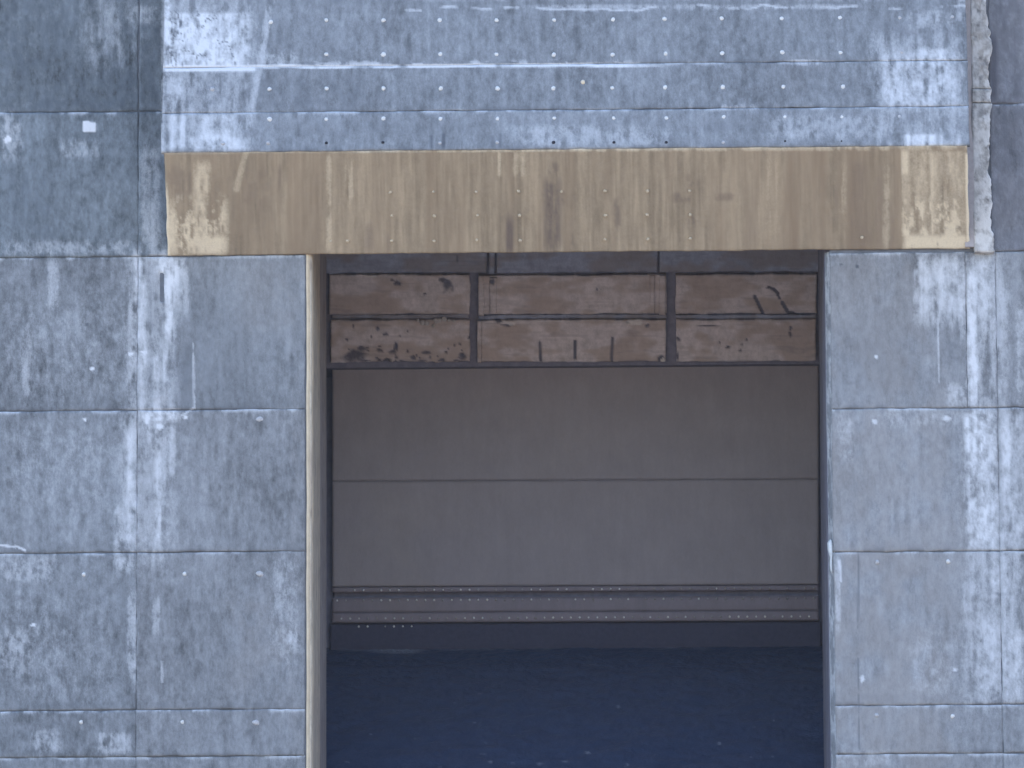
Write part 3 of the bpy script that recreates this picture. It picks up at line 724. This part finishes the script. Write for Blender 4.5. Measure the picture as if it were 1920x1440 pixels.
# tie plugs
def brow(x, y):
    v = y + 7 * (x - 308) / 1506
    return BP[0 if v < 127 else 1 if v < 213 else 2]
plugA = dome_mesh('tie_plug', 0.046, 0.030, 8, 1); plugB = dome_mesh('tie_plug', 0.046, 0.026, 7, 2); plugW = dome_mesh('tie_plug', 0.058, 0.022, 8, 3, 1.5)
HOLE = dome_mesh('tie_hole', 0.034, 0.012, 8, 5)
lean = -math.atan2(0.6, 2.85)
R1 = [(507, 41), (612, 38), (720, 38), (825, 38), (931, 38), (1039, 38), (1149, 37), (1246, 36), (1353, 35), (1465, 35), (1575, 34), (1688, 34), (1785, 32)]
R2 = [(612, 102), (719, 102), (826, 102), (932, 102), (1039, 103), (1149, 103), (1247, 101), (1355, 100), (1467, 99), (1576, 99), (1690, 98)]
R3 = [(398, 167), (506, 167), (612, 166), (719, 166), (826, 166), (933, 166), (1038, 166), (1149, 165), (1248, 164), (1355, 164), (1468, 163), (1580, 163)]
R4 = [(505, 224), (612, 224), (719, 223), (825, 223), (932, 223), (1039, 222), (1151, 222), (1249, 222), (1356, 220), (1472, 220), (1578, 220), (1686, 219)]
R5 = [(503, 268, 'w'), (612, 268, 'd'), (718, 267, 'd'), (825, 268, 'w'), (932, 267, 'w'), (1038, 267, 'd'), (1151, 267, 'd'), (1249, 267, 'd'), (1356, 267, 'w'), (1472, 265, 'd'), (1578, 265, 'd'), (418, 269, 'w')]
for row in (R1, R2, R3, R4):
    for (x, y) in row:
        Y = bdepth(y + 4 * (x - 308) / 1506) - 0.002
        dull = x > 1640 or x < 450
        inst('tie_plug', rnd.choice((plugA, plugB)), M_plug_dull if dull else M_plug, brow(x, y), P(x + rnd.uniform(-1, 1), y, Y), tilt=lean, s=rnd.uniform(.85, 1.12), rot=rnd.uniform(0, 6))
inst('tie_plug', plugA, M_plug_warm, BP[1], P(1093, 154, bdepth(156) - .002), tilt=lean, s=1.0)
for (x, y, kd) in R5:
    Y = bdepth(y + 4 * (x - 308) / 1506) - 0.014
    if kd == 'd': inst('tie_hole', HOLE, M_hole, BP[2], P(x, y, Y), tilt=lean, s=rnd.uniform(.8, 1.1))
    else: inst('tie_plug', plugB, M_plug_dull, BP[2], P(x, y, Y), tilt=lean, s=rnd.uniform(.7, .85), rot=rnd.uniform(0, 6))
SP = [(732, 360), (812, 360), (893, 360), (972, 359), (1053, 359), (1134, 358), (1214, 358), (1293, 358), (735, 405), (814, 405), (895, 404), (974, 404), (1135, 404), (1214, 403), (1294, 403),
      (620, 452), (652, 452), (734, 452), (814, 452), (894, 450), (975, 451), (1134, 449), (1215, 448), (1294, 447), (1616, 445)]
sang = math.atan2(-ySF, zSF - sBL.z)
for (x, y) in SP:
    v = (y - (285 - 6 * (x - 308) / 1506)) / 192.5
    Y = ySF + (-0.03 - ySF) * v - 0.008
    inst('tie_plug', rnd.choice((plugA, plugB)), M_plug_soffit, SOF, P(x, y, Y), tilt=sang, s=rnd.uniform(.62, .85), rot=rnd.uniform(0, 6))
for (x, y, kd) in ((157, 1077, 'A'), (346, 1076, 'A'), (487, 1076, 'W'), (152, 1354, 'A'), (342, 1354, 'A'), (480, 1355, 'W'), (487, 786, 'W')):
    inst('tie_plug', plugW if kd == 'W' else plugA, M_plug_dull if kd == 'W' else M_plug, LP[3 if y < 1000 else 4 if y < 1300 else 5, 0 if x < 250 else 1], P(x, y, -0.012), s=.9, rot=rnd.uniform(-.2, .2))
for (x, y, mt) in ((1645, 1054, M_plug_dull), (1778, 1053, M_plug), (1644, 1341, M_plug_dull), (1786, 1343, M_plug)):
    inst('tie_plug', plugA, mt, RP[4 if y < 1300 else 5], P(x, y, -0.012), s=.95, rot=rnd.uniform(0, 6))

# ------------------------------------------------------------------ breast wall of panels inside the opening
def wdepth(v): return 8.3 + 1.0 * (v - 480) / 205.0
breast = thing('breast_wall', 'brown panelled concrete beam with dark slots and pitted lower rim inside the opening', 'beam', (P(1075, 685, 9).x, 9.5, P(1075, 685, 9).z))
def pits_masks(spec):
    def f(px, py, U, V, eu, ev):
        bl = fbm(px / 16, py / 16, 6, 5, .6); hz = fbm(px / 70, py / 7, 4, 4); fine = fbm(px / 5, py / 4, 9, 3)
        tone = 1 + (bl - .5) * .35 + (hz - .5) * .45 + (fine - .5) * .2
        pale = 0.30 * sst(.55, .7, bl) * 0 + 0; pale = np.zeros_like(px) + .0
        dark = .45 * np.exp(-ev / .03) * sst(.4, .6, fbm(px / 18, py / 60, 3, 4)); dark = np.maximum(dark, .25 * sst(.55, .75, hz))
        warm = .5 * sst(.4, .65, fbm(px / 60, py / 30, 12, 3)); dd = np.zeros_like(px)
        for s in spec:
            if s[0] == 'd':
                b_ = blob(px, py, s[1], s[2], s[3], s[4], .6, .55, s[5] if len(s) > 5 else 3); dark = np.maximum(dark, b_ * .95); dd = dd - b_ * .03
            elif s[0] == 'l':
                b_ = seg(px, py, s[1], s[2], s[3], s[4], s[5], 2); dark = np.maximum(dark, b_); dd = dd - b_ * .02
            elif s[0] == 'p':
                b_ = blob(px, py, s[1], s[2], s[3], s[4], .4, .7, 5); pale = np.maximum(pale, b_ * .8); dd = dd + b_ * .03
        return pale, dark, warm, tone, dd
    return f
def bpanel(name, x0, x1, y0, y1, mat, spec, off=0.0, thick=.18, seed=0, cell=.03, jit=.012):
    sl = -4.6 / 960
    TL = P(x0, y0, wdepth(y0)); TR = P(x1, y0 + sl * (x1 - x0), wdepth(y0)); BR = P(x1, y1 + sl * (x1 - x0), wdepth(y1)); BL = P(x0, y1, wdepth(y1))
    return panel(name, TL, TR, BR, BL, mat, breast, pits_masks(spec), cell=cell, thick=thick, relief=.012, jit=jit, seed=seed, off=off)
prn = random.Random(11)
sp_ll = [('d', 665, 668, 24, 13, 3), ('d', 677, 654, 10, 6, 4), ('d', 800, 662, 12, 4, 2), ('d', 712, 658, 8, 5, 3), ('d', 735, 660, 7, 5, 6), ('d', 742, 650, 4, 9, 2), ('d', 708, 617, 4, 6, 3), ('d', 722, 627, 5, 3, 3), ('d', 662, 612, 2, 5, 2), ('d', 773, 672, 8, 4, 7), ('d', 866, 668, 9, 8, 5), ('d', 880, 634, 5, 4, 2)]
for _ in range(34):
    sp_ll.append(('d', prn.uniform(650, 870), 676 - abs(prn.gauss(0, 22)), prn.uniform(1.8, 3.6), prn.uniform(1.8, 3.4), prn.randint(1, 9)))
for _ in range(14):
    sp_ll.append(('d', prn.uniform(640, 870), prn.uniform(675, 681), prn.uniform(4, 12), prn.uniform(2, 4), prn.randint(1, 9)))
sp_ul = [('d', 838, 536, 13, 13, 3), ('d', 830, 526, 10, 6, 5), ('d', 744, 532, 8, 5, 4), ('d', 796, 551, 3, 3, 2), ('d', 735, 526, 6, 3, 2), ('p', 695, 517, 12, 3), ('d', 770, 590, 8, 3, 3)]
sp_lm = [('l', 1012, 642, 1013, 676, 1.6), ('l', 1079, 640, 1078, 672, 2.2), ('l', 1148, 634, 1147, 676, 1.6), ('d', 1078, 672, 4, 3, 2), ('d', 935, 603, 9, 5, 3), ('d', 950, 610, 10, 3, 4), ('p', 955, 606, 14, 4), ('p', 1190, 605, 24, 5), ('d', 1178, 604, 5, 3, 2), ('d', 1214, 611, 5, 4, 6), ('d', 1240, 672, 8, 7, 4), ('p', 1243, 676, 5, 5)]
sp_um = [('d', 1119, 543, 2.5, 2.5, 2)]
sp_ur = [('l', 1415, 556, 1434, 594, 2.2), ('l', 1467, 568, 1482, 594, 2.6), ('l', 1442, 538, 1460, 550, 1.5), ('d', 1440, 540, 6, 3, 3), ('d', 1484, 588, 9, 7, 4), ('l', 1452, 542, 1462, 560, 1.2)]
sp_lr = [('d', 1349, 642, 3, 3, 2), ('d', 1365, 651, 5, 3.5, 3), ('d', 1391, 646, 3, 3, 2), ('d', 1388, 658, 3, 3, 4), ('d', 1400, 637, 3, 3, 2), ('d', 1482, 627, 4, 5, 2), ('d', 1483, 616, 3, 4, 5), ('d', 1272, 636, 5, 5, 3), ('d', 1270, 668, 3, 10, 3), ('d', 1325, 611, 24, 2.5, 3)]
# upper band
bpanel('upper_panel', 600, 911, 455, 513, M_band, [('d', 858, 487, 2, 8, 2)], seed=1)
bpanel('upper_panel', 931, 1233, 455, 512, M_band, [], seed=2)
bpanel('upper_panel', 1237, 1560, 455, 511, M_band, [], seed=3)
bpanel('rib', 916, 927, 455, 513, M_band, [], off=.05, seed=4)
# upper row, lower row
bpanel('panel', 617, 880, 516, 590, M_breast, sp_ul, seed=5); bpanel('panel', 898, 1250, 517, 590, M_breast, sp_um, seed=6); bpanel('panel', 1267, 1531, 516, 589, M_breast, sp_ur, seed=7)
bpanel('panel', 620, 880, 601, 680, M_breast, sp_ll, seed=8); bpanel('panel', 902, 1249, 601, 679, M_breast, sp_lm, seed=9); bpanel('panel', 1268, 1530, 600, 678, M_breast, sp_lr, seed=10)
bpanel('rib', 897, 908, 516, 592, M_breast, [], off=.05, seed=1, jit=.004); bpanel('rib', 918, 932, 520, 588, M_breast, [('d', 923, 526, 6, 8)], off=.05, seed=2, jit=.006); bpanel('rib', 1218, 1228, 516, 588, M_breast, [], off=.04, seed=4, jit=.004); bpanel('rib', 1236, 1248, 516, 590, M_breast, [], off=.05, seed=3, jit=.004)
bpanel('rib', 895, 902, 601, 680, M_breast, [], off=.03, seed=5, jit=.003)
# ledge between the two rows
for (x0, x1, sd_) in ((622, 879, 3), (898, 1250, 5), (1267, 1531, 6)):
    bpanel('ledge', x0, x1, 592, 599.5, M_band, [], off=-.05, seed=sd_, cell=.025, thick=.1)
# mortar crumbs hanging on the ledge
for i in range(9):
    x = 786 + i * 8 + rnd.uniform(-3, 3); y = rnd.uniform(592, 611)
    inst('mortar_lump', plugB, M_rib, breast, P(x, y, wdepth(y) - .03), s=rnd.uniform(.7, 1.3), rot=rnd.uniform(0, 6))
boxw('core', P(590, 690, 9).x, P(1570, 690, 9).x, 9.65, 12.9, P(960, 688, 9.6).z, Z_SOF + 2.18, M_slot, breast)
def lean_core():
    x0, x1 = P(600, 500, 8.5).x, P(1560, 500, 8.5).x
    a = [(wdepth(440) + .17, P(960, 440, wdepth(440)).z), (wdepth(684) + .17, P(960, 684, wdepth(684)).z), (9.64, P(960, 684, 9.6).z), (9.64, P(960, 440, 9.6).z)]
    V = [(x0, y, z) for y, z in a] + [(x1, y, z) for y, z in a]
    F = [(0, 1, 2, 3), (7, 6, 5, 4)] + [(i, 4 + i, 4 + (i + 1) % 4, (i + 1) % 4) for i in range(4)]
    solid('backing', V, F, M_beam, breast)
lean_core()

# ------------------------------------------------------------------ gate
gate = thing('spillway_gate', 'smooth grey steel gate with bolted seal along its foot, closing the opening', 'gate', (P(1075, 1213, 10).x, 10.1, P(1075, 1213, 10).z))
def gdepth(v): return 9.75 + 0.35 * (v - 690) / 420.0
def gate_masks(px, py, U, V, eu, ev):
    bl = fbm(px / 40, py / 40, 6, 4); st = fbm(px / 14, py / 160, 4, 4)
    tone = 1 + (bl - .5) * .16 + (st - .5) * .07
    pale = np.zeros_like(px)
    for cx, cy in ((846, 813), (1000, 855), (1050, 873), (1032, 827), (1260, 850)):
        pale = np.maximum(pale, blob(px, py, cx, cy, 1.6, 1.6, .4, .2, 2) * 1.5)
    return pale, .10 * np.exp(-ev / .03) * sst(.4, .6, fbm(px / 30, py / 90, 3, 4)), .22 * sst(.3, .8, fbm(px / 150, py / 120, 12, 3)) * (1 - sst(700, 1500, px)), tone, np.zeros_like(px)
def gpanel(name, x0, x1, y0, y1, mat, masks=gate_masks, off=0.0, thick=.1, seed=0, cell=.05, jit=.002, relief=.004):
    sl = -4.6 / 960
    TL = P(x0, y0, gdepth(y0)); TR = P(x1, y0 + sl * (x1 - x0), gdepth(y0)); BR = P(x1, y1 + sl * (x1 - x0), gdepth(y1)); BL = P(x0, y1, gdepth(y1))
    return panel(name, TL, TR, BR, BL, mat, gate, masks, cell=cell, thick=thick, relief=relief, jit=jit, seed=seed, off=off)
gl, gr = 623, 1535
gpanel('skin_plate', gl, gr, 686, 902, M_gate, seed=1)
gpanel('skin_plate', gl, gr, 902.3, 1100, M_gate, seed=2)
bar1 = gpanel('clamp_bar', gl, gr, 1101.5, 1111, M_girder, off=.03, seed=3)
bar2 = gpanel('girder', gl, gr, 1121, 1149, M_girder, off=.05, thick=.3, seed=4)
bar3 = gpanel('clamp_bar', gl, gr, 1149.4, 1168, M_girder, off=.09, seed=5, thick=.2)
bar4 = gpanel('bottom_seal', gl - 5, gr + 5, 1169, 1222, M_rubber, off=-.02, seed=6, thick=.3)
def gback():
    x0, x1 = P(gl + 3, 900, 10).x, P(gr - 3, 900, 10).x
    boxw('backing', x0, x1, 10.25, 10.6, P(960, 1225, 10.2).z, P(960, 680, 10.2).z, M_beam, gate)
gback()
BARS = {1107: bar1, 1126: bar2, 1160: bar3, 1175: bar4}
BOLT = dome_mesh('bolt', 0.025, 0.028, 6, 4)
for (yy, off, prob, x0, x1, br_) in ((1107, .034, .75, 632, 1532, .30), (1126, .054, .95, 632, 1532, .42), (1160, .094, 1.0, 640, 1530, .75), (1175, -.015, .8, 656, 792, .5)):
    x = x0
    while x < x1:
        if rnd.random() < prob:
            y = yy - 4.6 / 960 * (x - gl)
            mt = M_bolt if rnd.random() < br_ * (1.0 if x < 1250 else .5) else M_bolt_dull
            inst('bolt', BOLT, mt, BARS[yy], P(x, y, gdepth(yy) - off), s=rnd.uniform(.85, 1.1), rot=rnd.uniform(0, 1))
        x += 16.55

# ------------------------------------------------------------------ water sliding over the crest
def crest_profile():
    A = P(1075, 1213, 10.3); B = P(1075, 1440, 6.1)
    pts = []
    # ogee: level under the gate, steepening towards the viewer
    s = (A.z - B.z) / (10.3 - 6.1)
    for y in np.linspace(11.0, 0.8, 70):
        t = 10.3 - y
        z = A.z - (0.62 * s * t + 0.38 * s * t * t / 4.2)
        pts.append((y, z))
    return pts
CP = crest_profile()
def water():
    x0, x1 = XJ_L - 1.0, XJ_R + 1.0
    nx = 420
    xs = np.linspace(x0, x1, nx)
    # resample the profile finely over the visible stretch
    ys = np.linspace(11.0, 0.8, 330); zs = np.interp(-ys, [-p[0] for p in CP], [p[1] for p in CP])
    X, Yg = np.meshgrid(xs, ys); Z = np.repeat(zs[:, None], nx, 1)
    h = (fbm(X * 1.2, Yg * 2.5, 3, 5) - .5) * 0.12 * (1 - .75 * sst(9.0, 10.2, Yg)) + (fbm(X * 6, Yg * 9, 5, 3) - .5) * 0.03
    Z = Z + h
    V = np.stack([X.ravel(), Yg.ravel(), Z.ravel()], 1)
    px, py = proj(V)
    foam_glints = .75 * blob(px, py, 748, 1221, 64, 5.5, .7, .25, 3) + .30 * seg(px, py, 640, 1219, 1540, 1215, .6, 2.5) * sst(.45, .65, fbm(px / 60, py / 20, 4, 3))
    rr = random.Random(5)
    fl = [(1108, 1247, 14, 2), (1160, 1325, 5, 3), (900, 1300, 5, 2), (600, 1417, 5, 3), (1100, 1411, 8, 2.5), (1012, 1432, 7, 2.5), (960, 1432, 10, 2), (910, 1393, 3, 2), (920, 1428, 5, 3), (1414, 1363, 4, 2), (1349, 1394, 4, 3), (905, 1414, 8, 1.5), (1060, 1428, 8, 2)]  # sparkles of light on the ripples, painted as pale flecks
    for _ in range(12):
        fl.append((rr.uniform(640, 1500), 1440 - abs(rr.gauss(0, 70)), rr.uniform(2, 5), rr.uniform(1.2, 2)))
    for (cx, cy, rx, ry) in fl:
        foam_glints = np.maximum(foam_glints, rr.uniform(.2, .55) * blob(px, py, cx, cy, rx, ry, .5, .6, 4))
    idx = np.arange(len(V)).reshape(len(ys), nx)
    Q = np.stack([idx[:-1, :-1], idx[1:, :-1], idx[1:, 1:], idx[:-1, 1:]], -1).reshape(-1, 4).astype(np.int32)
    me = bpy.data.meshes.new('water')
    me.vertices.add(len(V)); me.vertices.foreach_set('co', V.ravel())
    me.loops.add(Q.size); me.loops.foreach_set('vertex_index', Q.ravel())
    me.polygons.add(len(Q)); me.polygons.foreach_set('loop_start', np.arange(len(Q), dtype=np.int32) * 4)
    me.update(); me.validate()
    me.polygons.foreach_set('use_smooth', np.ones(len(me.polygons), bool))
    at = me.attributes.new('stain_light', 'FLOAT_COLOR', 'POINT')
    c = np.zeros((len(V), 4)); c[:, 0] = np.clip(foam_glints, 0, 1); c[:, 3] = 1
    at.data.foreach_set('color', c.ravel())
    o = link('water', me, M_water, None, (0, 0, 0))
    o['kind'] = 'structure'
water()
def crest():
    pts = [(y, z - .25) for y, z in CP]
    prof = pts + [(pts[-1][0], GROUND_Z), (pts[0][0], GROUND_Z)]
    x0, x1 = XJ_L - 1.05, XJ_R + 1.05
    n = len(prof)
    V = [(x0, y, z) for y, z in prof] + [(x1, y, z) for y, z in prof]
    F = [tuple(range(n)), tuple(range(2 * n - 1, n - 1, -1))] + [(i, n + i, n + (i + 1) % n, (i + 1) % n) for i in range(n)]
    o = solid('spillway_crest', V, F, M_core)
    o['kind'] = 'structure'
crest()
bw = boxw('chamber_back', XJ_L - 1.15, XJ_R + 1.15, 12.91, 14.0, GROUND_Z, TOP_Z - .4, M_slot)
bw['kind'] = 'structure'

# ------------------------------------------------------------------ the air between the viewer and the dam
def haze():
    m = bpy.data.materials.new('thin_haze'); m.use_nodes = True
    nt = m.node_tree; nt.nodes.clear()
    out = nt.nodes.new('ShaderNodeOutputMaterial'); v = nt.nodes.new('ShaderNodeVolumePrincipled')
    v.inputs['Color'].default_value = (0.86, 0.90, 0.97, 1.0)
    v.inputs['Density'].default_value = 0.00013
    v.inputs['Anisotropy'].default_value = 0.0
    nt.links.new(v.outputs[0], out.inputs['Volume'])
    o = boxw('haze', -3050, 3050, -3050, 3050, GROUND_Z - 1.5, 45.0, m)
    o['kind'] = 'stuff'
haze()
